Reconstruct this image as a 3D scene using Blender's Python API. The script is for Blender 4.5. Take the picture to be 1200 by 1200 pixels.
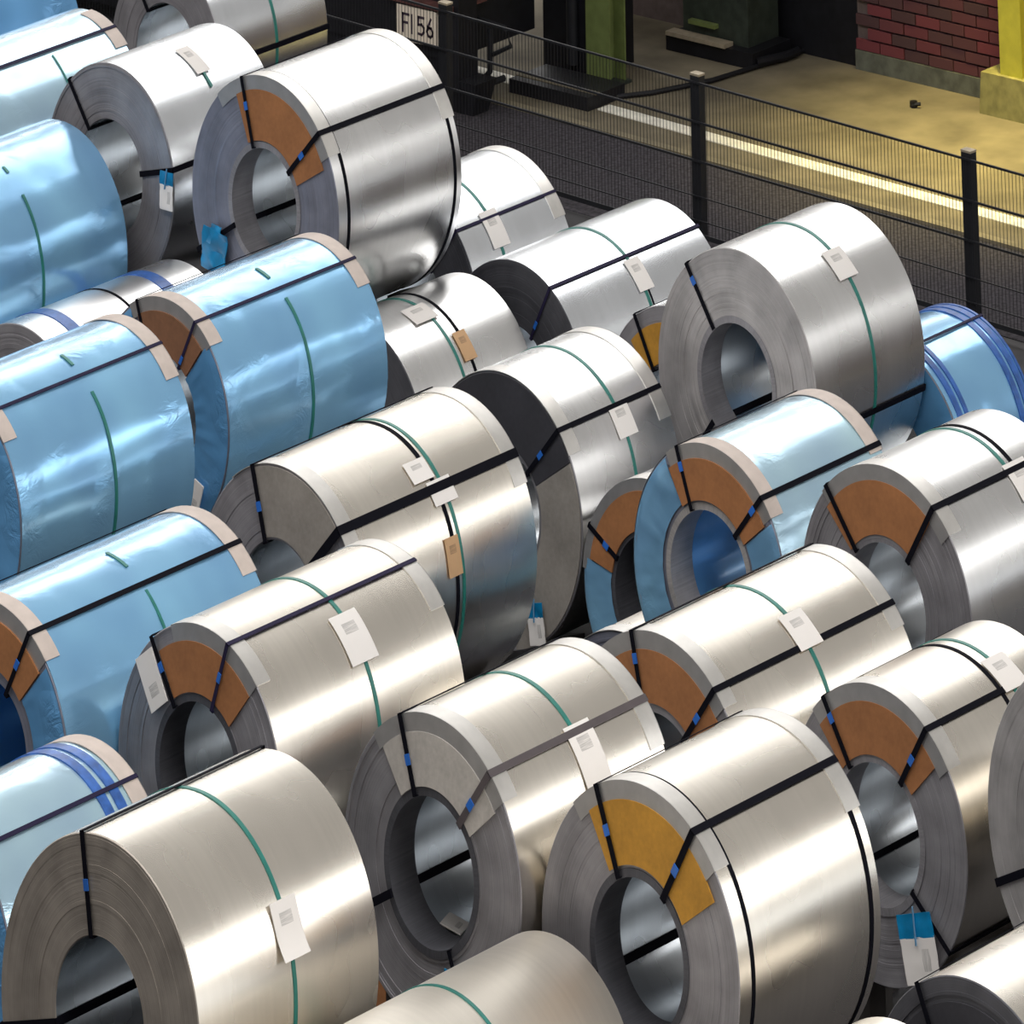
import bpy, math, random
from mathutils import Matrix, Vector, noise
random.seed(7)
scene = bpy.context.scene
col = scene.collection
for o in list(bpy.data.objects): bpy.data.objects.remove(o)

# ------------------------------------------------------------------ camera, world, lights, exposure
W = [[0.6479915751777688, 0.3482601334225252, 0.6773638593600628],
     [-0.7614884301454187, 0.31440483223830795, 0.566820052767955],
     [-0.015565643362862572, -0.8830993607367895, 0.4689277447677561]]
cam_d = bpy.data.cameras.new('camera'); cam = bpy.data.objects.new('camera', cam_d); col.objects.link(cam)
cam_d.sensor_width = 36.0; cam_d.sensor_fit = 'HORIZONTAL'
cam_d.lens = 8198.6816 * 36 / 1200
cam_d.shift_y = -(600 + 7173.6058) / 1200
cam_d.clip_start = 0.5; cam_d.clip_end = 400
M = Matrix(((W[0][0], -W[0][1], -W[0][2], -42.0), (W[1][0], -W[1][1], -W[1][2], -37.0),
            (W[2][0], -W[2][1], -W[2][2], 17.1982), (0, 0, 0, 1)))
cam.matrix_world = M
scene.camera = cam

world = bpy.data.worlds.new('hall_light'); scene.world = world; world.use_nodes = True
bg = world.node_tree.nodes['Background']
bg.inputs['Color'].default_value = (1.0, 0.965, 0.92, 1); bg.inputs['Strength'].default_value = 0.30
scene.view_settings.view_transform = 'Standard'; scene.view_settings.look = 'None'
scene.view_settings.gamma = 1; scene.view_settings.use_curve_mapping = False
scene.view_settings.exposure = 0.35
TOP_GLOW = 3.2       # radiance of the unseen overhead panels added for highlights
SIDE_GLOW = 1.6     # radiance of the unseen panel added low at the side

# ------------------------------------------------------------------ materials
MATS = {}
def new_mat(name):
    m = bpy.data.materials.new(name); m.use_nodes = True
    nt = m.node_tree; return m, nt, nt.nodes['Principled BSDF']
def N(nt, t, **kw):
    n = nt.nodes.new(t)
    for k, v in kw.items():
        if k in n.inputs: n.inputs[k].default_value = v
        else: setattr(n, k, v)
    return n
def ramp(nt, fac, c0, c1, p0=0.0, p1=1.0):
    r = nt.nodes.new('ShaderNodeValToRGB'); e = r.color_ramp.elements
    e[0].position = p0; e[1].position = p1; e[0].color = (*c0, 1); e[1].color = (*c1, 1)
    nt.links.new(fac, r.inputs[0]); return r.outputs[0]
def mapped(nt, scale, kind='Object'):
    tc = nt.nodes.new('ShaderNodeTexCoord'); mp = nt.nodes.new('ShaderNodeMapping')
    mp.inputs['Scale'].default_value = scale; nt.links.new(tc.outputs[kind], mp.inputs[0]); return mp.outputs[0]
def bump(nt, b, h, strength, dist):
    n = nt.nodes.new('ShaderNodeBump'); n.inputs['Strength'].default_value = strength; n.inputs['Distance'].default_value = dist
    nt.links.new(h, n.inputs['Height']); nt.links.new(n.outputs[0], b.inputs['Normal'])

def plain(name, c, rough=0.6, metal=0.0, var=0.15, scale=12.0, spec=0.5):
    m, nt, b = new_mat(name)
    nz = N(nt, 'ShaderNodeTexNoise', Scale=scale, Detail=4.0); nt.links.new(mapped(nt, (1, 1, 1)), nz.inputs['Vector'])
    d = tuple(max(0, x * (1 - var)) for x in c); l = tuple(min(1, x * (1 + var)) for x in c)
    nt.links.new(ramp(nt, nz.outputs['Fac'], d, l, .3, .7), b.inputs['Base Color'])
    b.inputs['Roughness'].default_value = rough; b.inputs['Metallic'].default_value = metal
    b.inputs['Specular IOR Level'].default_value = spec
    MATS[name] = m; return m

def steel(name, c, rough):
    m, nt, b = new_mat(name)
    v = mapped(nt, (34, .5, .5))                       # rolling marks run round the coil
    nz = N(nt, 'ShaderNodeTexNoise', Scale=1.0, Detail=3.0); nt.links.new(v, nz.inputs['Vector'])
    n2 = N(nt, 'ShaderNodeTexNoise', Scale=2.2, Detail=2.0); nt.links.new(mapped(nt, (1, 1, 1)), n2.inputs['Vector'])
    mx = N(nt, 'ShaderNodeMath', operation='MULTIPLY_ADD'); mx.inputs[1].default_value = .5
    nt.links.new(nz.outputs['Fac'], mx.inputs[0]); nt.links.new(n2.outputs['Fac'], mx.inputs[2])
    nt.links.new(ramp(nt, mx.outputs[0], tuple(x * .9 for x in c), tuple(min(1, x * 1.08) for x in c), .2, 1.3), b.inputs['Base Color'])
    r = N(nt, 'ShaderNodeMapRange'); r.inputs['To Min'].default_value = rough - .04; r.inputs['To Max'].default_value = rough + .05
    nt.links.new(n2.outputs['Fac'], r.inputs[0]); nt.links.new(r.outputs[0], b.inputs['Roughness'])
    b.inputs['Metallic'].default_value = 1.0
    MATS[name] = m; return m

def edge(name, c, rough=.5):                           # wound sheet edges on a coil's end: fine rings
    m, nt, b = new_mat(name)
    tc = nt.nodes.new('ShaderNodeTexCoord')
    sp = nt.nodes.new('ShaderNodeSeparateXYZ'); nt.links.new(tc.outputs['UV'], sp.inputs[0])
    cb = nt.nodes.new('ShaderNodeCombineXYZ')
    ml = N(nt, 'ShaderNodeMath', operation='MULTIPLY'); ml.inputs[1].default_value = 190
    nt.links.new(sp.outputs[0], ml.inputs[0]); nt.links.new(ml.outputs[0], cb.inputs[0])
    m2 = N(nt, 'ShaderNodeMath', operation='MULTIPLY'); m2.inputs[1].default_value = 1.4
    nt.links.new(sp.outputs[1], m2.inputs[0]); nt.links.new(m2.outputs[0], cb.inputs[1])
    nz = N(nt, 'ShaderNodeTexNoise', Scale=1.0, Detail=3.0); nt.links.new(cb.outputs[0], nz.inputs['Vector'])
    n2 = N(nt, 'ShaderNodeTexNoise', Scale=5.0, Detail=3.0); nt.links.new(mapped(nt, (1, 1, 1)), n2.inputs['Vector'])
    av = N(nt, 'ShaderNodeMath', operation='MULTIPLY_ADD'); av.inputs[1].default_value = .6
    nt.links.new(nz.outputs['Fac'], av.inputs[0]); nt.links.new(n2.outputs['Fac'], av.inputs[2])
    nt.links.new(ramp(nt, av.outputs[0], tuple(x * .72 for x in c), tuple(min(1, x * 1.25) for x in c), .5, 1.1), b.inputs['Base Color'])
    b.inputs['Metallic'].default_value = .55; b.inputs['Roughness'].default_value = rough
    bump(nt, b, nz.outputs['Fac'], .25, .004)
    MATS[name] = m; return m

def film(name, c, rough=.2, metal=.5, st=.22):          # crinkled blue plastic sheet drawn over bright steel
    m, nt, b = new_mat(name)
    v = mapped(nt, (1.0, 2.2, 2.2)); nz = N(nt, 'ShaderNodeTexNoise', Scale=1.6, Detail=3.0, Roughness=.5, Distortion=.6)
    nt.links.new(v, nz.inputs['Vector'])
    n2 = N(nt, 'ShaderNodeTexNoise', Scale=1.7, Detail=2.0); nt.links.new(mapped(nt, (1, 1, 1)), n2.inputs['Vector'])
    nt.links.new(ramp(nt, n2.outputs['Fac'], tuple(x * .86 for x in c), tuple(min(1, x * 1.14 + .02) for x in c), .3, .7), b.inputs['Base Color'])
    b.inputs['Metallic'].default_value = metal; b.inputs['Roughness'].default_value = rough
    b.inputs['Coat Weight'].default_value = .5; b.inputs['Coat Roughness'].default_value = .12
    # patches of sharp crinkles between smooth drawn areas
    n3 = N(nt, 'ShaderNodeTexNoise', Scale=1.0, Detail=4.0, Roughness=.6, Distortion=2.2); nt.links.new(mapped(nt, (5, 9, 9)), n3.inputs['Vector'])
    n4 = N(nt, 'ShaderNodeTexNoise', Scale=2.4, Detail=1.0); nt.links.new(mapped(nt, (1, 1, 1)), n4.inputs['Vector'])
    mk = N(nt, 'ShaderNodeMapRange'); mk.inputs['From Min'].default_value = .52; mk.inputs['From Max'].default_value = .72; nt.links.new(n4.outputs['Fac'], mk.inputs[0])
    pr_ = N(nt, 'ShaderNodeMath', operation='MULTIPLY'); nt.links.new(n3.outputs['Fac'], pr_.inputs[0]); nt.links.new(mk.outputs[0], pr_.inputs[1])
    ad = N(nt, 'ShaderNodeMath', operation='MULTIPLY_ADD'); ad.inputs[1].default_value = 1.6; nt.links.new(pr_.outputs[0], ad.inputs[0])
    hf = N(nt, 'ShaderNodeMath', operation='MULTIPLY'); hf.inputs[1].default_value = .55; nt.links.new(nz.outputs['Fac'], hf.inputs[0]); nt.links.new(hf.outputs[0], ad.inputs[2])
    bump(nt, b, ad.outputs[0], st, .02)
    MATS[name] = m; return m

def board(name, c):
    m, nt, b = new_mat(name)
    nz = N(nt, 'ShaderNodeTexNoise', Scale=45.0, Detail=4.0); nt.links.new(mapped(nt, (1, 1, 1)), nz.inputs['Vector'])
    n2 = N(nt, 'ShaderNodeTexNoise', Scale=4.0, Detail=2.0); nt.links.new(mapped(nt, (1, 1, 1)), n2.inputs['Vector'])
    av = N(nt, 'ShaderNodeMath', operation='MULTIPLY_ADD'); av.inputs[1].default_value = .5
    nt.links.new(nz.outputs['Fac'], av.inputs[0]); nt.links.new(n2.outputs['Fac'], av.inputs[2])
    nt.links.new(ramp(nt, av.outputs[0], tuple(x * .75 for x in c), tuple(min(1, x * 1.2) for x in c), .45, 1.05), b.inputs['Base Color'])
    b.inputs['Roughness'].default_value = .75; MATS[name] = m; return m

def paper(name, c):                                     # white label with rows of faint print
    m, nt, b = new_mat(name)
    tc = nt.nodes.new('ShaderNodeTexCoord'); sp = nt.nodes.new('ShaderNodeSeparateXYZ'); nt.links.new(tc.outputs['UV'], sp.inputs[0])
    def near(sock, c0, w):
        a_ = N(nt, 'ShaderNodeMath', operation='SUBTRACT'); a_.inputs[1].default_value = c0; nt.links.new(sock, a_.inputs[0])
        b_ = N(nt, 'ShaderNodeMath', operation='ABSOLUTE'); nt.links.new(a_.outputs[0], b_.inputs[0])
        c_ = N(nt, 'ShaderNodeMath', operation='LESS_THAN'); c_.inputs[1].default_value = w; nt.links.new(b_.outputs[0], c_.inputs[0]); return c_.outputs[0]
    ml = N(nt, 'ShaderNodeMath', operation='MULTIPLY'); nt.links.new(near(sp.outputs[0], .5, .24), ml.inputs[0]); nt.links.new(near(sp.outputs[1], .32, .11), ml.inputs[1])
    br = N(nt, 'ShaderNodeTexNoise', Scale=1.0, Detail=2.0); mp = nt.nodes.new('ShaderNodeMapping'); mp.inputs['Scale'].default_value = (1.5, 60, 1)
    nt.links.new(tc.outputs['UV'], mp.inputs[0]); nt.links.new(mp.outputs[0], br.inputs['Vector'])
    m2 = N(nt, 'ShaderNodeMath', operation='MULTIPLY'); nt.links.new(ml.outputs[0], m2.inputs[0]); nt.links.new(br.outputs['Fac'], m2.inputs[1])
    nt.links.new(ramp(nt, m2.outputs[0], c, tuple(x * .5 for x in c), .3, .7), b.inputs['Base Color'])
    b.inputs['Roughness'].default_value = .6; MATS[name] = m; return m

steel('steel', (.80, .80, .80), .27)
steel('steel_warm', (.84, .79, .71), .27)
steel('steel_cool', (.80, .83, .87), .25)
steel('steel_matte', (.90, .85, .77), .46)
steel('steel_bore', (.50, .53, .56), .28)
edge('edge_grey', (.30, .29, .31)); edge('edge_light', (.46, .44, .44)); edge('edge_warm', (.37, .33, .29))
edge('edge_dark', (.10, .10, .115), .6); edge('edge_blue', (.23, .24, .30))
film('film', (.27, .58, .95)); film('film_pale', (.52, .76, .98), .22, .6, .2); film('film_deep', (.12, .36, .68), .25, .3, .6)
board('board_brown', (.34, .14, .05)); board('board_ochre', (.53, .26, .03)); board('board_grey', (.47, .44, .41))
board('board_black', (.035, .034, .042)); board('board_taupe', (.27, .245, .22)); board('board_dim', (.22, .10, .05))
paper('label_white', (.86, .82, .79)); paper('label_kraft', (.62, .38, .2))
plain('protector', (.74, .72, .69), .38, .85, .06); plain('protector_kraft', (.62, .53, .48), .55, .1, .08)
plain('protector_face', (.45, .44, .44), .45, .7, .08)
plain('black_strap', (.006, .006, .010), .7, 0, .1, 12, .05); plain('green_strap', (.02, .19, .16), .4, 0, .15)
plain('grey_strap', (.085, .07, .075), .5, 0, .1); plain('navy_strap', (.022, .018, .05), .6, 0, .1, 12, .1)
plain('blue_buckle', (.02, .14, .55), .4, 0, .1); plain('blue_tape', (.03, .12, .42), .35, 0, .3, 18)
plain('blue_bag', (.0, .23, .50), .35, 0, .3, 9); plain('white_plastic', (.75, .75, .78), .4, 0, .15, 20)
plain('concrete_dark', (.045, .043, .047), .8, 0, .3, 3); plain('timber', (.035, .03, .028), .8, 0, .3, 8)
plain('asphalt', (.052, .047, .055), .95, 0, .45, 30, .2)
plain('concrete_yellow', (.17, .145, .10), .8, 0, .32, 2.2, .3); plain('kerb', (.20, .17, .11), .8, 0, .2, 5)
plain('line_white', (.80, .77, .68), .7, 0, .12, 9)
plain('fence_black', (.012, .013, .017), .55, .2, .1); plain('machine_black', (.010, .010, .014), .5, .3, .3)
plain('machine_green', (.035, .045, .035), .55, .2, .3); plain('green_paint', (.15, .19, .06), .5, 0, .15)
plain('yellow_paint', (.46, .43, .05), .5, 0, .1); plain('column_base', (.24, .22, .08), .8, 0, .25)
plain('plate_cream', (.80, .70, .58), .5, 0, .05); plain('plate_ink', (.05, .03, .05), .6, 0, .1)
plain('mortar', (.12, .09, .085), .9, 0, .2); plain('plinth', (.10, .105, .085), .85, 0, .3)
plain('rust_red', (.10, .035, .03), .7, 0, .3); plain('step_metal', (.45, .38, .28), .5, .4, .2)
plain('roof_steel', (.25, .25, .26), .7, .2, .1)
m, nt, b = new_mat('brick'); MATS['brick'] = m
oi = nt.nodes.new('ShaderNodeObjectInfo')
nt.links.new(ramp(nt, oi.outputs['Random'], (.06, .028, .032), (.15, .028, .038)), b.inputs['Base Color']); b.inputs['Roughness'].default_value = .85
def emis(name, c, s):
    m, nt, b = new_mat(name); b.inputs['Base Color'].default_value = (0, 0, 0, 1)
    b.inputs['Emission Color'].default_value = (*c, 1); b.inputs['Emission Strength'].default_value = s; MATS[name] = m
emis('top_glow', (1.0, .985, .96), TOP_GLOW); emis('side_glow', (.93, .97, 1.0), SIDE_GLOW); emis('lamp_glow', (1.0, .8, .3), 8)

# ------------------------------------------------------------------ helpers
class MB:
    def __init__(s): s.v = []; s.f = []; s.uv = []; s.mi = []
    def grid(s, rows, closed=False, mi=0, uvs=None, flip=False):
        b0 = len(s.v); nr = len(rows); nc = len(rows[0])
        for r in rows: s.v += [tuple(p) for p in r]
        for i in range(nr - 1):
            for j in range(nc if closed else nc - 1):
                k = (j + 1) % nc
                q = [b0 + i * nc + j, b0 + i * nc + k, b0 + (i + 1) * nc + k, b0 + (i + 1) * nc + j]
                t = [(i, j), (i, j + 1), (i + 1, j + 1), (i + 1, j)]
                if flip: q.reverse(); t.reverse()
                s.f.append(q); s.mi.append(mi)
                s.uv.append([uvs(a, c) if uvs else (a / (nr - 1), c / max(1, nc - 1)) for a, c in t])
    def hexa(s, p, mi=0):
        # p: 8 points, 0-3 bottom loop, 4-7 top loop
        b0 = len(s.v); s.v += [tuple(q) for q in p]
        for q in ((3, 2, 1, 0), (4, 5, 6, 7), (0, 1, 5, 4), (1, 2, 6, 5), (2, 3, 7, 6), (3, 0, 4, 7)):
            s.f.append([b0 + i for i in q]); s.mi.append(mi); s.uv.append([(0, 0), (1, 0), (1, 1), (0, 1)])
    def box(s, x0, x1, y0, y1, z0, z1, mi=0):
        s.hexa([(x0, y0, z0), (x1, y0, z0), (x1, y1, z0), (x0, y1, z0), (x0, y0, z1), (x1, y0, z1), (x1, y1, z1), (x0, y1, z1)], mi)
    def tube(s, pts, r, n=8, mi=0):
        pts = [Vector(p) for p in pts]; rows = []
        for i, p in enumerate(pts):
            d = (pts[min(i + 1, len(pts) - 1)] - pts[max(i - 1, 0)]).normalized()
            u = d.cross(Vector((0, 0, 1)));  u = u.normalized() if u.length > 1e-3 else Vector((1, 0, 0)); w = d.cross(u)
            rows.append([p + u * r * math.cos(t * 2 * math.pi / n) + w * r * math.sin(t * 2 * math.pi / n) for t in range(n)])
        s.grid(rows, True, mi)
        for rr, fl in ((0, True), (len(rows) - 1, False)):
            b0 = len(s.v); s.v += [tuple(p) for p in rows[rr]]
            q = list(range(b0, b0 + n)); 
            if fl: q.reverse()
            s.f.append(q); s.mi.append(mi); s.uv.append([(0, 0)] * n)
    def build(s, name, mats, parent=None, smooth=False, loc=None):
        me = bpy.data.meshes.new(name); me.from_pydata(s.v, [], s.f)
        ul = me.uv_layers.new(name='UVMap'); k = 0
        flat = []
        for u in s.uv:
            for q in u: flat += [q[0], q[1]]
        ul.data.foreach_set('uv', flat)
        for mt in (mats if isinstance(mats, (list, tuple)) else [mats]): me.materials.append(MATS[mt])
        me.polygons.foreach_set('material_index', s.mi)
        if smooth:
            me.polygons.foreach_set('use_smooth', [True] * len(me.polygons))
            me.set_sharp_from_angle(angle=math.radians(35))
        me.update()
        o = bpy.data.objects.new(name, me); col.objects.link(o)
        if parent: o.parent = parent
        if loc: o.location = loc
        return o
def tag(o, label, cat, group=None):
    o['label'] = label; o['category'] = cat
    if group: o['group'] = group
    return o
def structure(o): o['kind'] = 'structure'; return o
def empty(name, loc):
    o = bpy.data.objects.new(name, None); o.empty_display_size = .1; o.location = loc; col.objects.link(o); return o
D = math.radians

# ------------------------------------------------------------------ setting: floor, wall, added light panels
mb = MB(); mb.box(-70, 60, -60, 60, -.3, 0); floor = structure(mb.build('floor', 'concrete_dark'))
def lane(name, mat, a0, a1, r0, r1, z0, z1):             # strips run a few degrees off the coil rows
    m_ = MB(); m_.box(a0 - 11.5, a1 - 11.5, r0 - 6.3, r1 - 6.3, z0, z1)
    o = m_.build(name, mat, floor, loc=(11.5, 6.3, 0)); o.rotation_euler = (0, 0, D(-3.1)); return o
lane('track_bed', 'asphalt', 9.9, 11.40, -40, 40, -.05, .004)
lane('walkway_slab', 'concrete_yellow', 11.38, 50, -40, 40, -.05, .012)
lane('kerb_strip', 'kerb', 11.34, 11.42, -40, 40, -.05, .024)
lane('line_marking', 'line_white', 11.72, 11.865, -40, 8.31, .01, .017)
lane('line_marking', 'line_white', 11.74, 11.90, 9.09, 13, .01, .017)

# brick wall behind the walkway
WA = 13.85
mb = MB(); mb.box(WA + .012, WA + .5, -40, 7.31, 0, 3.0); mb.box(WA + .012, WA + .5, 8.25, 10.3, 0, 3.0); mb.box(WA + .012, WA + .5, 7.31, 8.25, 2.1, 3.0)
wall = structure(mb.build('wall_back', 'mortar'))
mb = MB(); mb.box(WA - .03, WA + .02, -40, 7.31, 0, .13); mb.build('plinth', 'plinth', wall)
bmesh_ = MB(); bmesh_.box(-.02, .03, -.115, .115, 0, .062); first = None
for k in range(9):
    z = .135 + k * .075; n = 0; y = 7.19 - (0.12 if k % 2 else 0)
    while y > 4.9:
        if first is None: first = bmesh_.build('brick', 'brick', wall); bo = first
        else: bo = first.copy(); col.objects.link(bo); bo.parent = wall
        bo.location = (WA + random.uniform(-.004, .004), y, z); y -= .24
mb = MB(); mb.box(WA + .03, WA + .09, 7.31, 8.25, 0, 2.1); mb.build('doorway_dark', 'machine_black', wall)  # black sheet standing in for the darkness inside the open doorway

# unseen glowing panels added above and beside, placed for streaks on the steel
mb = MB(); mb.box(22, 32, 2, 60, 19.9, 20.0); structure(mb.build('light_panel_1', 'top_glow'))
mb = MB(); mb.box(46, 56, 2, 60, 19.9, 20.0); structure(mb.build('light_panel_2', 'top_glow'))
mb = MB(); mb.box(-14, -6, -60, 60, 19.9, 20.0); structure(mb.build('light_panel_3', 'top_glow'))
mb = MB(); mb.box(5, 80, -60.1, -60, 3.0, 11.0); structure(mb.build('light_panel_4', 'side_glow'))  # added side panel, gives the low highlight on the coil flanks

mb = MB(); mb.box(15, 42, -62, -28, 19.9, 20.0); structure(mb.build('light_panel_5', 'top_glow'))  # added overhead panel, sized to brighten the flanks of the front coils

# ------------------------------------------------------------------ steel coils
RB = .305
SEG = 96
def P(R, u, rho, phi):
    a = D(phi); return (u, -rho * math.sin(a), rho * math.cos(a) + R)

def coil_body(R, L, rb, bands, seed):
    rnd = random.Random(seed)
    prof = []                                            # (u, rho, material) from bore rear to bore front, face, body, rear face
    fr = []
    n = 26
    off = 0
    for i in range(n + 1):
        rho = rb + (R - rb) * i / n
        if i in (0, n): off = 0
        elif rnd.random() < .45: off = rnd.uniform(-.006, .003) if rnd.random() < .25 else rnd.uniform(-.0018, .0018)
        fr.append((off, rho))
    mbx = MB()
    def ring(u, rho): return [P(R, u, rho, 360.0 * j / SEG) for j in range(SEG)]
    def uvr(rows):
        return lambda i, j: (rows[i][1], j / SEG)
    # front face
    rows = []
    for i, (o, rho) in enumerate(fr):
        if i and abs(o - fr[i - 1][0]) > 1e-6: rows.append((o, rho - .0008 - (R - rb) / n + (R - rb) / n * .02 + .0008))
        rows.append((o, rho))
    rows = [(0.006, rb)] + [(o if o else 0.0, max(rb + .004, min(R - .004, r))) for o, r in rows] + [(0.006, R)]
    mbx.grid([ring(u, r) for u, r in rows], True, 1, uvr(rows))
    rows2 = [(0.006, R)] + [(0.006 + (L - .012) * t, R) for t in (.02, .5, .98)] + [(L - .006, R)]
    mbx.grid([ring(u, r) for u, r in rows2], True, 0, uvr(rows2))
    rows3 = [(L - .006, R), (L, R - .004), (L, rb + .004), (L - .006, rb)]
    mbx.grid([ring(u, r) for u, r in rows3], True, 1, uvr(rows3))
    rows4 = [(L - .006, rb), (L * .5, rb), (0.006, rb)]
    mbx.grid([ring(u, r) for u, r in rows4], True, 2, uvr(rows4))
    return mbx

def arc_slab(mbx, R, u0, u1, r0, r1, p0, p1, step=4.0, mi=0, wob=None):
    """curved plate: axial u0..u1, radial r0..r1, angle p0..p1 (degrees), closed box section"""
    k = max(2, int(math.ceil(abs(p1 - p0) / step)) + 1)
    rows = []
    for i in range(k):
        p = p0 + (p1 - p0) * i / (k - 1)
        rows.append([P(R, u0, r0, p), P(R, u1, r0, p), P(R, u1, r1, p), P(R, u0, r1, p)])
    full = abs(p1 - p0) >= 359.9
    mbx.grid(rows, True, mi, lambda i, j: (i / (k - 1), j / 4), flip=True)
    if not full:
        for rr, fl in ((rows[0], False), (rows[-1], True)):
            b0 = len(mbx.v); mbx.v += rr; q = [b0, b0 + 1, b0 + 2, b0 + 3]
            if fl: q.reverse()
            mbx.f.append(q); mbx.mi.append(mi); mbx.uv.append([(0, 0)] * 4)

def bar(mbx, R, phi, w, u0, u1, r0, r1, mi=0):
    """straight flat bar at angle phi: tangential width w, box from (u0,r0) to (u1,r1)"""
    a = D(phi); t = Vector((0, -math.cos(a), -math.sin(a))) * (w / 2); c = Vector((0, 0, R))
    rd = Vector((0, -math.sin(a), math.cos(a)))
    q = []
    for r in (r0, r1):
        for u, s in ((u0, -1), (u1, -1), (u1, 1), (u0, 1)):
            q.append(c + rd * r + Vector((u, 0, 0)) + t * s)
    mbx.hexa(q, mi)

def patch(R, phi, u, wu, wc, lift, th=.003, curl=0.0):
    """label lying on the shell: axial width wu, length wc round the coil"""
    m_ = MB(); n = 6; rows = []; dp = math.degrees(wc / R)
    up_, lo_ = [], []
    for i in range(n + 1):
        s = i / n; p = phi + dp * (s - .5); lf = lift + curl * (max(0, s - .5) * 2) ** 2 + .25 * curl * (max(0, .5 - s) * 2) ** 2
        up_.append([P(R, u - wu / 2, R + lf + th, p), P(R, u + wu / 2, R + lf + th, p)])
        lo_.append([P(R, u - wu / 2, R + lf, p), P(R, u + wu / 2, R + lf, p)])
    loop = [[a[0], a[1], b_[1], b_[0]] for a, b_ in zip(up_, lo_)]
    m_.grid(loop, True, 0, lambda i, j: (min(j, 1), i / n))
    for rr, fl in ((loop[0], True), (loop[-1], False)):
        b0 = len(m_.v); m_.v += rr; q = [b0, b0 + 1, b0 + 2, b0 + 3]
        if fl: q.reverse()
        m_.f.append(q); m_.mi.append(0); m_.uv.append([(0, 0)] * 4)
    return m_

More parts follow.
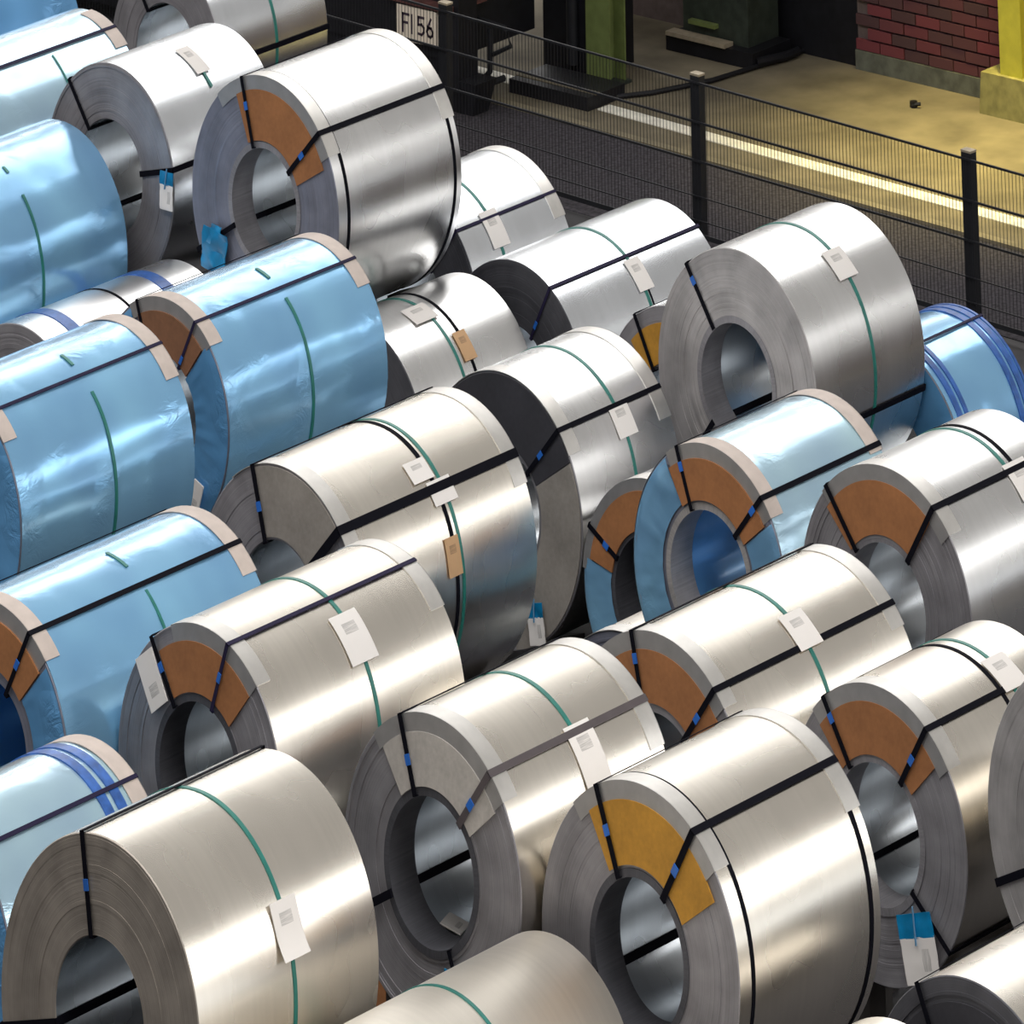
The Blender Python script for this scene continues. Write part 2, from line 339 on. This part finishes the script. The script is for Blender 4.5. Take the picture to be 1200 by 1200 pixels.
COILS = {}
def coil(key, g, label, body='steel', face='edge_grey', bore='steel_bore', straps=(), hoops=(), tags=(), boards=(),
         pf=None, pr=None, pmat='protector', wrap=None, fwrap=None, tapes=(), name='steel_coil', liner=None):
    a, r, R, L, e = g
    root = empty(name, (a, r, e))
    tag(root, label, 'coil', 'steel coils lying in the hall')
    COILS[key] = (root, g)
    seed = sum(ord(c) * (i + 3) for i, c in enumerate(key))
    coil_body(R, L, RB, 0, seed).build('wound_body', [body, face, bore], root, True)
    lift = 0.0
    if wrap:                                             # film shell round the body
        m_ = MB(); nu, nv = 26, SEG; rows = []
        for i in range(nu + 1):
            s = i / nu; u = .004 + (L - .008) * s; rr = []
            for j in range(nv):
                p = 360.0 * j / nv; x, y, z = P(0, u, 1.0, p)
                h = noise.noise(Vector((u * 2.1 + seed, y * 3.2, z * 3.2))) * .003 + abs(noise.noise(Vector((u * 5 + seed, y * 9, z * 9)))) * .003
                rr.append(P(R, u, R + .0035 + h, p))
            rows.append(rr)
        m_.grid(rows, True); m_.build('plastic_film', wrap, root, True); lift = .0065
    if fwrap:                                            # film tucked over the end
        p0, p1, fm, ri, ro = fwrap; m_ = MB(); k = max(3, int((p1 - p0) / 3)); rows = []
        for i in range(k + 1):
            p = p0 + (p1 - p0) * i / k; rr = []
            for j in range(9):
                rho = R * (ri + (ro - ri) * j / 8); x, y, z = P(0, 0, rho, p)
                h = .006 + .010 * abs(noise.noise(Vector((p * .11 + seed, rho * 5, 3)))) + .006 * abs(noise.noise(Vector((y * 13, z * 13, seed))))
                rr.append(P(R, -h if j < 8 else -.001, rho, p))
            rows.append(rr)
        m_.grid(rows, False); fo = m_.build('end_film', fm, root, True)
    if liner:
        m_ = MB(); arc_slab(m_, R, -.004, .20, RB - .012, RB + .022, 0, 360, 5); m_.build('bore_liner', liner, root, True)
    for (p0, p1, bm, ri, ro) in boards:
        m_ = MB(); arc_slab(m_, R, -.016 if fwrap else -.010, -.001, R * ri, R * ro, p0, p1); m_.build('cover_board', bm, root, True)
    pw = .112; th = .004
    if pf:
        m_ = MB(); arc_slab(m_, R, -.006, pw, R + lift, R + lift + th, pf[0], pf[1])
        if len(pf) < 3: arc_slab(m_, R, -.0065, -.002, R * .885, R + lift + th, pf[0], pf[1], mi=1)
        m_.build('edge_protector', [pmat, 'protector_face'], root, True)
    if pr:
        m_ = MB(); arc_slab(m_, R, L - pw, L + .006, R + lift, R + lift + th, pr[0], pr[1]); arc_slab(m_, R, L + .002, L + .0065, R * .885, R + lift + th, pr[0], pr[1], mi=1)
        m_.build('edge_protector', [pmat, 'protector_face'], root, True)
    so = lift + .006
    for st in straps:
        phi, w, cm = st[:3]; w *= .76 if cm != 'navy_strap' else .62; bk = st[3] if len(st) > 3 else None
        fo_ = -.020 if (boards or fwrap) else -.010
        m_ = MB()
        bar(m_, R, phi, w, fo_, L + .010, R + so - .001, R + so + .003)
        bar(m_, R, phi, w, fo_, fo_ + .003, RB - .006, R + so + .003)
        bar(m_, R, phi, w, L + .007, L + .010, RB - .006, R + so + .003)
        bar(m_, R, phi, w, fo_, L + .010, RB - .009, RB - .004)
        s_ = m_.build('strap', cm, root)
        if bk:
            m2 = MB(); bar(m2, R, phi, w * 1.08, fo_ - .005, fo_ + .001, R * bk - .022, R * bk + .022); m2.build('buckle', 'blue_buckle', s_)
    for (u, w, cm, p0, p1) in hoops:
        m_ = MB(); arc_slab(m_, R, u - w / 2, u + w / 2, R + lift - .001, R + lift + .0035, p0, p1); m_.build('hoop_strap', cm, root, True)
    for (u, w, p0, p1) in tapes:
        m_ = MB(); arc_slab(m_, R, u - w / 2, u + w / 2, R + lift - .002, R + lift + .004, p0, p1); m_.build('tape_band', 'blue_tape', root, True)
    for t in tags:
        phi, u, wu, wc, mt = t[:5]; m_ = patch(R, phi, u, wu, wc, lift + .005, .003, t[5] if len(t) > 5 else .004)
        m_.build('label_tag', mt, root, True)
    # timber saddle under the coil
    zt = e + R * (1 - math.cos(D(28))); yh = R * math.sin(D(28))
    for uu in ((.12, .26), (L - .26, L - .12)):
        for s in (-1, 1):
            m_ = MB(); x0, x1 = a + uu[0], a + uu[1]
            y0, y1 = r + s * (yh - .10), r + s * (yh + .14)
            zi = e + R * (1 - math.cos(math.asin((yh - .10) / R))) - .006; zo = zt + .02
            if zi < .02: continue
            q = [(x0, y0, 0), (x1, y0, 0), (x1, y1, 0), (x0, y1, 0), (x0, y0, zi), (x1, y0, zi), (x1, y1, zo), (x0, y1, zo)]
            if s < 0: q = [q[i] for i in (3, 2, 1, 0, 7, 6, 5, 4)]
            m_.hexa(q); m_.build('coil_saddle', 'timber', floor)
    return root

K, G, NV, GY = 'black_strap', 'green_strap', 'navy_strap', 'grey_strap'
LW, LK = 'label_white', 'label_kraft'
FULL = (-178, 178)
# ---- back row, left to right
coil('C1', (4.372, 8.844, 0.599, 1.600, 0.914), 'deep blue wrapped coil cut off by the top left corner', wrap='film_deep', name='wrapped_coil', face='edge_blue')
coil('C3', (3.792, 7.642, 0.596, 1.600, 0.727), 'pale blue wrapped coil with one dark strap, below the top left corner', wrap='film_pale', name='wrapped_coil', face='edge_blue',
     straps=[(26, .034, NV)], hoops=[(.92, .012, G, 30, 60)], pr=(3, 40), pmat='protector_kraft')
coil('C2', (7.663, 8.976, 0.556, 1.187, 0.477), 'silver coil cut by the top edge, farthest back on the left', body='steel_cool', straps=[(-37, .036, K), (87, .04, K)],
     hoops=[(.62, .026, G, *FULL)])
coil('C4', (4.007, 6.113, 0.605, 1.118, 0.902), 'bare silver coil without boards, left of the coil with the blue bag', face='edge_grey', body='steel_cool',
     straps=[(-40, .034, K), (78, .040, K), (-140, .034, K)], tags=[(24, .57, .13, .24, LW), (38, .57, .02, .14, G, 0)])
coil('C5', (3.560, 4.268, 0.665, 1.259, 1.065), 'big silver coil with brown end board, right under the number plate', liner='edge_grey', face='edge_blue',
     straps=[(-17.3, .034, K, .78), (48.3, .038, K, .70), (-118, .038, K)], boards=[(-25, 64, 'board_brown', .50, .895)],
     hoops=[(.105, .026, K, *FULL), (1.19, .026, K, *FULL)], pf=(-40, 60), pr=(-40, 63))
coil('C10', (5.733, 4.887, 0.638, 1.050, 0.020), 'low silver coil half hidden behind the big coil with the blue bag', body='steel_cool', face='edge_dark',
     straps=[(43, .026, NV)], hoops=[(.35, .024, G, *FULL)], tags=[(49, .35, .17, .22, LW)], pr=(-25, 56))
coil('C11', (5.031, 3.341, 0.633, 1.572, 0.021), 'long silver coil with black end, in front of the first fence post', body='steel_cool', face='edge_dark',
     straps=[(31.3, .030, NV, .62)], hoops=[(.80, .024, G, *FULL), (.83, .012, K, 40, 170)], tags=[(43, .81, .15, .2, LW)])
coil('C14', (5.158, 2.058, 0.602, 1.150, 0.020), 'low coil with orange board peeping out left of the grey coil with the square tag', boards=[(-43, 30, 'board_ochre', .53, .86)],
     straps=[(-31, .034, K)])
coil('C13', (4.157, 0.696, 0.659, 1.136, 0.614), 'plain grey silver coil with square tag and green hoop, before the fence', liner='edge_grey', face='edge_light',
     straps=[(-37, .036, K, .86), (104, .042, K), (-138, .042, K)], hoops=[(.61, .026, G, *FULL)], tags=[(37, .60, .19, .19, LW)])
coil('C15', (5.333, 0.398, 0.632, 0.800, 0.020), 'blue wrapped coil with blue taped ends beside the right fence post', wrap='film', name='wrapped_coil', face='edge_blue',
     straps=[(16.6, .03, NV)], tapes=[(.66, .05, *FULL), (.735, .05, *FULL), (.785, .02, *FULL), (.07, .05, *FULL), (.14, .035, *FULL)], fwrap=(0, 360, 'film_deep', .5, .99))
# ---- second row
coil('C6', (2.225, 6.401, 0.632, 1.600, 0.534), 'blue wrapped coil at the left edge, next to the bare coil with white pouch', wrap='film', name='wrapped_coil', face='edge_blue',
     hoops=[(.77, .022, G, 22, 27), (.77, .022, G, 42, 178)])
coil('C7', (2.234, 5.265, 0.597, 1.583, 0.047), 'low silver coil with two blue tape bands between blue wrapped coils', face='edge_grey',
     tapes=[(.29, .10, *FULL), (1.23, .10, *FULL)], hoops=[(.83, .018, K, *FULL)])
coil('C8', (0.777, 2.612, 0.566, 1.504, 0.955), 'blue wrapped coil with dim brown board behind another blue coil', wrap='film', name='wrapped_coil', face='edge_blue',
     straps=[(-22, .028, K), (29.5, .030, NV, .62)], boards=[(-24, 42, 'board_dim', .55, .90)], fwrap=(43, 330, 'film_deep', .52, .985),
     hoops=[(.785, .024, G, 8, 20), (.785, .024, G, 36, 178)], pf=(-30, 45), pr=(-25, 46), pmat='protector_kraft')
coil('C9', (-1.349, 2.396, 0.598, 1.542, 0.959), 'large blue wrapped coil at the left edge with a green hoop down its side', wrap='film', name='wrapped_coil', face='edge_blue',
     straps=[(30, .030, NV)], hoops=[(.83, .024, G, 12, 22), (.83, .024, G, 40, 178)], pf=(-30, 47, 1), pr=(-25, 49), pmat='protector_kraft', fwrap=(0, 360, 'film_deep', .52, .985))
coil('C12', (3.686, 3.566, 0.603, 1.150, 0.020), 'low silver coil with brown patch and white tag, between blue and black-ended coils', face='edge_dark',
     hoops=[(.61, .022, K, *FULL), (.49, .022, G, *FULL)], tags=[(18, .43, .22, .15, LW), (46, .60, .12, .17, LK)])
coil('C16', (2.857, 1.586, 0.665, 1.002, 0.130), 'silver coil with half black, half taupe end and square tag', face='edge_grey',
     straps=[(46.3, .034, K, .70)], boards=[(-60, 60.5, 'board_black', .50, .985), (61, 170, 'board_taupe', .50, .985)],
     hoops=[(.56, .024, G, *FULL)], tags=[(53, .57, .18, .18, LW)], pf=(-40, 58, 1), pr=(-30, 60))
coil('C18', (2.857, 0.364, 0.553, 1.100, 0.035), 'low coil with orange board and blue film on its end, left of a wrapped coil', face='edge_dark', bore='machine_black',
     straps=[(-62, .036, K, .72)], boards=[(-78, 10, 'board_brown', .57, .90)], fwrap=(80, 281, 'film', .58, .985), pf=(-85, 10), liner='edge_dark')
coil('C19', (0.640, -1.931, 0.581, 1.129, 0.999), 'blue wrapped coil with brown board, kraft edges and blue film in its bore', wrap='film_pale', name='wrapped_coil', face='edge_blue', bore='film_deep',
     straps=[(-22, .032, K, .86), (45, .036, K, .86)], boards=[(-33, 56, 'board_brown', .58, .90)], fwrap=(57, 326, 'film', .60, .99),
     pf=(-32, 55), pr=(-25, 48), pmat='protector_kraft', liner='edge_light')
coil('C20', (0.475, -3.388, 0.629, 1.150, 1.090), 'silver coil with brown board cut by the right edge, beside the wrapped kraft-edged coil', liner='edge_grey', face='edge_grey',
     straps=[(-40.5, .036, K), (36.5, .040, K)], boards=[(-47, 38, 'board_brown', .52, .895)], hoops=[(.80, .026, K, *FULL), (.735, .024, G, *FULL)],
     tags=[(42, .80, .2, .2, LW)], pf=(-45, 50))
# ---- third row
coil('C17', (-1.498, -0.430, 0.640, 1.583, 1.014), 'long silver coil with thick black strap and paired black and green hoops', face='edge_grey', body='steel_warm',
     straps=[(-18, .040, K, .72), (48, .060, K)], boards=[(-17, 47, 'board_taupe', .50, .985)],
     hoops=[(.86, .028, K, *FULL), (.915, .024, G, *FULL)], tags=[(50, .89, .2, .12, LW), (38, .79, .18, .12, LW), (76, .84, .12, .17, LK)], pf=(-35, 55, 1), pr=(-30, 61))
coil('C34', (0.670, -1.232, 0.594, 1.200, 0.014), 'low coil showing only its top, left of the brown-boarded coil with crossed tag', body='steel_warm', face='edge_blue', pf=(-50, 40, 1))
coil('C23', (-1.684, -3.434, 0.643, 1.616, 0.836), 'long silver coil with brown board and tag under one black strap, lower right centre', body='steel_warm',
     straps=[(-14, .036, K, .83), (42, .038, K, .72)], boards=[(-30, 52, 'board_brown', .54, .885)], hoops=[(.835, .026, G, *FULL)],
     tags=[(35, .85, .2, .2, LW)], pf=(-38, 50), pr=(-28, 52))
coil('C25', (-1.328, -4.711, 0.613, 1.150, 0.820), 'silver coil with brown board and a blue-topped pouch on its end', liner='edge_grey', body='steel_warm',
     straps=[(-34.5, .036, K, .85), (36.3, .038, K, .72), (-130, .036, K), (128.5, .034, K)], boards=[(-45, 50, 'board_brown', .53, .885)],
     hoops=[(.68, .026, K, *FULL), (.785, .024, G, *FULL)], tags=[(29, .80, .2, .2, LW)], pf=(-45, 55))
coil('C26', (-1.409, -6.275, 0.736, 1.150, 0.964), 'dark grey coil end cut off by the right edge', face='edge_light', body='steel_warm', straps=[(-112, .045, K), (-30, .04, K)])
# ---- front rows
coil('C21', (-3.887, -0.378, 0.627, 1.742, 0.976), 'blue wrapped coil with brown board at the left edge, beside the coil with paper label', wrap='film', name='wrapped_coil', face='edge_blue', bore='film_deep',
     straps=[(31, .034, K, .75), (-25, .034, K)], boards=[(-32, 46, 'board_brown', .58, .90)], fwrap=(47, 327, 'film_deep', .6, .985),
     hoops=[(.92, .022, G, 4, 19), (.92, .020, G, 34, 62)], pf=(-35, 45), pr=(-28, 46), pmat='protector_kraft')
coil('C22', (-3.504, -1.640, 0.614, 1.569, 1.030), 'silver coil with brown board and white paper label on its end', liner='edge_dark', body='steel_warm',
     straps=[(-34.5, .034, K, .78), (21.5, .036, NV, .75)], boards=[(-33, 45, 'board_brown', .54, .885)], hoops=[(.835, .026, G, *FULL)],
     tags=[(43, .83, .22, .25, LW)], pf=(-20, 45), pr=(-25, 47))
coil('C27', (-5.899, -1.931, 0.593, 1.214, 0.927), 'pale wrapped coil with two blue tape bands at the left edge', wrap='film_pale', name='wrapped_coil', face='edge_blue',
     straps=[(33.3, .034, NV)], tapes=[(.93, .065, *FULL), (1.03, .065, *FULL)], pr=(-28, 45), fwrap=(0, 360, 'film_deep', .52, .985), pmat='protector_kraft')
coil('C36', (-3.5, -3.3, .60, 1.2, .02), 'low coil showing a sliver of brown board between two bottom left coils', boards=[(-75, 20, 'board_brown', .52, .97)])
coil('C24', (-5.028, -4.684, 0.611, 1.262, 1.562), 'silver coil with pale grey end board and grey strap, bottom centre', body='steel_warm',
     straps=[(-19, .038, K, .72), (42, .044, GY, .70), (-115, .046, K), (155, .03, K)], boards=[(-37, 55, 'board_grey', .54, .885)], hoops=[(.68, .026, G, *FULL)],
     tags=[(52, .71, .2, .28, LW)], pf=(-40, 54), pr=(-30, 61), liner='edge_dark')
coil('C29', (-4.892, -5.966, 0.654, 1.166, 1.412), 'silver coil with ochre end board and black hoops at both ends, bottom right', liner='edge_dark', body='steel_warm',
     straps=[(-23.2, .040, K, .74), (35, .044, K, .70), (-114, .048, K)], boards=[(-32.5, 59.5, 'board_ochre', .52, .895)],
     hoops=[(.113, .026, K, *FULL), (1.085, .030, K, *FULL)], pf=(-40, 51), pr=(-35, 54))
coil('C28', (-6.977, -4.158, 0.687, 1.354, 1.316), 'big warm silver coil with brownish bare end and curled tag, bottom left', body='steel_warm', face='edge_warm',
     straps=[(-10.5, .038, K, .72), (-103, .045, K)], hoops=[(.715, .026, G, *FULL)], tags=[(66, .72, .19, .22, LW, .03)])
coil('C30', (-6.768, -5.529, 0.582, 1.700, 0.949), 'warm pale coil cut by the bottom edge, in the centre', body='steel_matte', face='edge_warm', hoops=[(.87, .022, G, *FULL)])
coil('C31', (-4.628, -7.864, 0.661, 1.150, 0.957), 'coil with dark recessed end in the bottom right corner', body='steel_warm', face='edge_dark',
     straps=[(-27, .036, K)], boards=[(-100, 180, 'board_black', .50, .86)])
coil('C32', (-5.998, -7.587, 0.597, 1.150, 0.938), 'coil showing only a sliver of its top at the bottom edge, right of centre', body='steel_warm')

# ------------------------------------------------------------------ fence
fence = empty('mesh_fence', (9.915, 5.71, 0)); tag(fence, 'low black wire mesh fence with square posts behind the coils', 'fence')
fence.rotation_euler = (0, 0, D(-4.23))
for y in (0, -2.67, 2.64, -5.34, 5.28, 7.9):
    mb = MB(); mb.box(-.032, .032, -.045, .045, 0, .965); po = mb.build('post', 'fence_black', fence, loc=(0, y, 0))
    mb = MB(); mb.box(-.034, .034, -.047, .047, .965, .977); mb.build('post_cap', 'step_metal', po)
for z in (.07, .155, .29, .49, .71, .935):
    mb = MB(); h = .014 if z < .1 else (.006 if z > .4 else .003); mb.box(-.055, -.042, -7, 9, z - h, z + h); mb.build('rail', 'fence_black', fence)
mb = MB(); y = -7.0
while y < 9:
    mb.box(-.051, -.048, y - .0013, y + .0013, .07, .935); y += .034
w_ = mb.build('wire_mesh', 'fence_black', fence); w_['kind'] = 'stuff'

# ------------------------------------------------------------------ rail wagon with number plate
wg = empty('rail_wagon', (11.135, 9.10, 0)); tag(wg, 'black rail wagon carrying the FI 56 number plate behind the fence', 'wagon')
def wp(name, mat, x0, x1, y0, y1, z0, z1):
    mb = MB(); mb.box(x0 - 9.9, x1 - 9.9, y0 - 8.1, y1 - 8.1, z0, z1); return mb.build(name, mat, wg)
wp('chassis', 'machine_black', 9.92, 10.95, 8.22, 14, .30, 1.5)
wp('end_post', 'machine_black', 9.9, 10.12, 8.10, 8.30, .12, 1.5)
wp('side_sill', 'machine_black', 9.94, 10.1, 8.3, 14, .12, .30)
wp('top_cap', 'rust_red', 9.86, 10.3, 8.15, 8.85, .60, .64)
mb = MB(); mb.hexa([(.02, -.12, 0), (.2, -.12, 0), (.2, .12, 0), (.02, .12, 0), (0, -.17, .20), (.25, -.17, .20), (.25, .25, .20), (0, .25, .20)]); mb.build('jack_foot', 'machine_black', wg)
mb = MB(); mb.tube([(.3, .25, .518), (.3, -.22, .494), (.3, -.277, .392), (.3, -.09, .315)], .016); mb.build('handrail', 'fence_black', wg, True)
mb = MB(); mb.tube([(.3, -.064, .47), (.3, -.06, .211), (.28, .06, .10)], .022); mb.build('coupling_arm', 'fence_black', wg, True)
mb = MB(); mb.tube([(.30, .05, .10), (.58, .04, .10)], .022); mb.build('draw_bar', 'fence_black', wg, True)
for yy in (9.0, 11.0, 13.0):
    mb = MB(); mb.tube([(.0, yy - 8.1, .19), (.09, yy - 8.1, .19)], .19, 24); mb.build('wheel', 'machine_black', wg, True)
pl = wp('number_plate', 'plate_cream', 9.872, 9.90, 8.305, 8.715, .375, .585)
# plate lettering F I 5 6 (painted strokes, standing a hair proud of the plate)
mb = MB()
def ink(y0, z0, y1, z1, t=.015):
    d = Vector((0, y1 - y0, z1 - z0)); l = d.length; d.normalize(); n_ = Vector((0, -d.z, d.y)) * t / 2; p = Vector((0, y0, z0)); q = Vector((0, y1, z1))
    p = p - d * t / 2; q = q + d * t / 2
    f_ = [p - n_, q - n_, q + n_, p + n_]; X = Vector((-.031, 0, 0)); X2 = Vector((-.027, 0, 0))
    mb.hexa([v + X2 for v in f_] + [v + X for v in f_])
Z0, Z1 = .43, .535
def yy(x): return .615 - .41 * x       # fraction across the plate, left edge at local y .615
def stroke(pts):
    for (a_, b_), (c_, d_) in zip(pts, pts[1:]): ink(yy(a_), Z0 + (Z1 - Z0) * b_, yy(c_), Z0 + (Z1 - Z0) * d_)
stroke([(.16, 0), (.16, 1), (.30, 1)]); stroke([(.16, .52), (.27, .52)])
stroke([(.38, 0), (.38, 1)])
stroke([(.68, 1), (.555, 1), (.545, .56), (.63, .60), (.685, .44), (.685, .2), (.63, .02), (.55, .05)])
stroke([(.86, 1), (.785, .55), (.765, .28), (.80, .04), (.85, 0), (.895, .1), (.905, .3), (.87, .5), (.82, .52), (.77, .35)])
mb.build('lettering', 'plate_ink', pl)

# ------------------------------------------------------------------ background plant on the walkway
gc = empty('green_column', (12.385, 8.66, 0)); tag(gc, 'pale green steel column beside the black cabinet', 'column')
mb = MB(); mb.box(-.10, -.085, -.12, .12, .0, 3); mb.box(.085, .10, -.12, .12, .0, 3); mb.box(-.085, .085, -.01, .01, .0, 3); mb.build('h_beam', 'green_paint', gc)
mb = MB(); mb.box(-.13, .13, -.15, .15, .012, .03); mb.build('foot_plate', 'machine_green', gc)
pb = empty('low_plinth', (12.0, 8.66, 0)); tag(pb, 'low dark plinth block on the walkway before the green column', 'plinth')
mb = MB(); mb.box(-.25, .20, -.34, .46, 0, .095); mb.build('block', 'machine_black', pb)
mb = MB(); mb.box(-.16, -.10, -.345, .465, .093, .10); mb.build('nosing', 'concrete_yellow', pb)
mc = empty('control_cabinet', (12.415, 9.02, 0)); tag(mc, 'black machine cabinet left of the green column', 'cabinet')
mb = MB(); mb.box(-.08, .5, -.2, .24, .0, 1.6); mb.build('housing', 'machine_black', mc)
mb = MB(); mb.tube([(-.10, -.08, .1), (-.10, -.08, 1.2)], .05, 12); mb.build('pipe', 'fence_black', mc, True)
mb = MB(); mb.box(-.095, -.08, .06, .14, .5, .56); mb.build('sticker', 'plate_cream', mc)
mm = empty('machine_base', (13.33, 8.355, 0)); tag(mm, 'dark green machine base with two pale step edges, by the black doorway', 'machine')
mb = MB(); mb.box(-.02, .46, -.42, .46, .0, .11); mb.build('skid', 'machine_black', mm)
mb = MB(); mb.box(.08, .46, -.30, .36, .11, 1.4); mb.build('housing', 'machine_green', mm)
mb = MB(); mb.box(-.05, .06, -.16, .44, .11, .135); mb.build('step_plate', 'step_metal', mm)
mb = MB(); mb.box(.03, .08, 0, .27, .19, .215); mb.build('step_plate', 'green_paint', mm)
mb = MB(); mb.tube([(.02, -.42, .05), (.3, -.5, .05), (.45, -.5, .05)], .03); mb.build('pipe', 'machine_black', mm, True)
yc = empty('yellow_column', (13.69, 5.61, 0)); tag(yc, 'bright yellow steel column on a stained concrete foot by the brick wall', 'column')
mb = MB(); mb.box(-.11, -.09, -.12, .09, .26, 3.2); mb.box(-.09, .11, -.10, -.085, .26, 3.2); mb.box(-.09, .11, .06, .075, .26, 3.2); mb.build('h_beam', 'yellow_paint', yc)
mb = MB(); mb.hexa([(-.16, -.42, 0), (.12, -.42, 0), (.12, .27, 0), (-.16, .27, 0), (-.15, -.40, .26), (.12, -.40, .26), (.12, .25, .26), (-.15, .25, .26)]); mb.build('foot', 'column_base', yc)
mb = MB(); mb.tube([(11.97, 8.42, .03), (12.36, 8.17, .03), (12.87, 7.99, .03), (13.39, 7.92, .03), (13.9, 7.88, .03)], .016)
tag(mb.build('floor_cable', 'machine_black', None, True), 'thin dark cable lying across the walkway towards the doorway', 'cable')
mb = MB(); mb.tube([(13.34, 6.37, .015), (13.34, 6.37, .045), (13.34, 6.37, .05)], .03, 8); mb.tube([(13.32, 6.37, .03), (13.35, 6.31, .04)], .012, 6)
tag(mb.build('floor_bolt', 'machine_black'), 'small dark bolt lying on the yellow floor near the column', 'bolt')

# ------------------------------------------------------------------ pouches and bags hung on coil ends
def pouch(key, phi, rho, w, h, tilt, label, bag=False, u=-.03):
    root, (a, r, R, L, e) = COILS[key]; x, y, z = P(R, u, R * rho, phi)
    t = empty('plastic_bag' if bag else 'document_pouch', (a + x, r + y, e + z - h / 2)); t.rotation_euler = (D(tilt), 0, 0)
    tag(t, label, 'bag' if bag else 'pouch')
    def sheet(y0, y1, z0, z1, x0, mat, nm, amp):
        m_ = MB(); fr, bk = [], []
        for i in range(7):
            for_row, back_row = [], []
            for j in range(6):
                yy_ = y0 + (y1 - y0) * j / 5; zz = z0 + (z1 - z0) * i / 6
                d = amp * noise.noise(Vector((yy_ * 22, zz * 22, phi)))
                for_row.append((x0 - .006 + d, yy_, zz)); back_row.append((x0 + d, yy_, zz))
            fr.append(for_row); bk.append(back_row)
        m_.grid(fr); m_.grid(bk, flip=True)
        ed = lambda A, B: m_.grid([A, B])
        ed([f[0] for f in fr], [f[0] for f in bk]); ed([f[-1] for f in bk], [f[-1] for f in fr]); ed(bk[0], fr[0]); ed(fr[-1], bk[-1])
        return m_.build(nm, mat, t, True)
    if bag: sheet(-w / 2, w / 2, 0, h, 0, 'blue_bag', 'sack', .03); sheet(-w * .2, w * .2, h * .98, h * 1.12, 0, 'blue_bag', 'neck', .02)
    else:
        sheet(-w / 2, w / 2, 0, h * .66, 0, 'label_white', 'paper', .008); sheet(-w / 2, w / 2, h * .64, h, 0, 'blue_bag', 'flap', .008)
        m_ = MB(); m_.tube([(-.012, .01, h * .55), (-.014, -.012, h * 1.1)], .005); m_.build('tie', 'film', t, True)
pouch('C4', 88, .93, .12, .20, 0, 'white pouch with blue top on the bare coil end at upper left')
pouch('C5', -123.6, .80, .22, .22, 8, 'blue plastic bag at the foot of the big coil under the number plate', True)
pouch('C25', 141, .83, .24, .28, -14, 'white pouch with blue top on the brown-boarded coil end at lower right')
pouch('C16', 147, .87, .13, .20, -10, 'small white and blue pouch in the dark gap left of the low orange-boarded coil')
pouch('C24', 158, .70, .10, .12, 0, 'tiny blue-topped pouch at the bottom of the grey-boarded coil end')
mb = MB(); mb.box(-.004, .004, -.07, .07, -.12, .12)
root, (a, r, R, L, e) = COILS['C22']; x, y, z = P(R, -.024, R * .77, -45.6)
o = mb.build('paper_label', 'label_white', root, loc=(x, y, z)); o.rotation_euler = (D(-32), 0, 0)
root, (a, r, R, L, e) = COILS['C8']; x, y, z = P(R, -.035, R * .80, 135)
mb = MB(); mb.box(-.004, .004, -.04, .04, -.08, .08); o = mb.build('paper_label', 'label_white', root, loc=(x, y, z)); o.rotation_euler = (D(20), 0, 0)
root, (a, r, R, L, e) = COILS['C24']; x, y, z = P(R, .28, RB - .012, -163)
mb = MB(); mb.box(-.07, .07, -.06, .06, -.003, .003); o = mb.build('paper_label', 'label_white', root, loc=(x, y, z)); o.rotation_euler = (D(17), 0, D(20))

# ------------------------------------------------------------------ hall lamp above the walkway (out of frame)
lp = empty('hall_lamp', (12.9, 4.9, 7.0)); tag(lp, 'sodium hall lamp above the yellow walkway', 'lamp')
mb = MB(); mb.tube([(0, 0, .0), (0, 0, .25), (0, 0, .45)], .28, 16); mb.build('housing', 'machine_green', lp, True)
ld = bpy.data.lights.new('lamp_light', 'SPOT'); ld.energy = 4200; ld.color = (1.0, .83, .30); ld.spot_size = D(48); ld.spot_blend = 1.0; ld.shadow_soft_size = .3
lo = bpy.data.objects.new('bulb', ld); col.objects.link(lo); lo.parent = lp; lo.location = (0, 0, -.02)
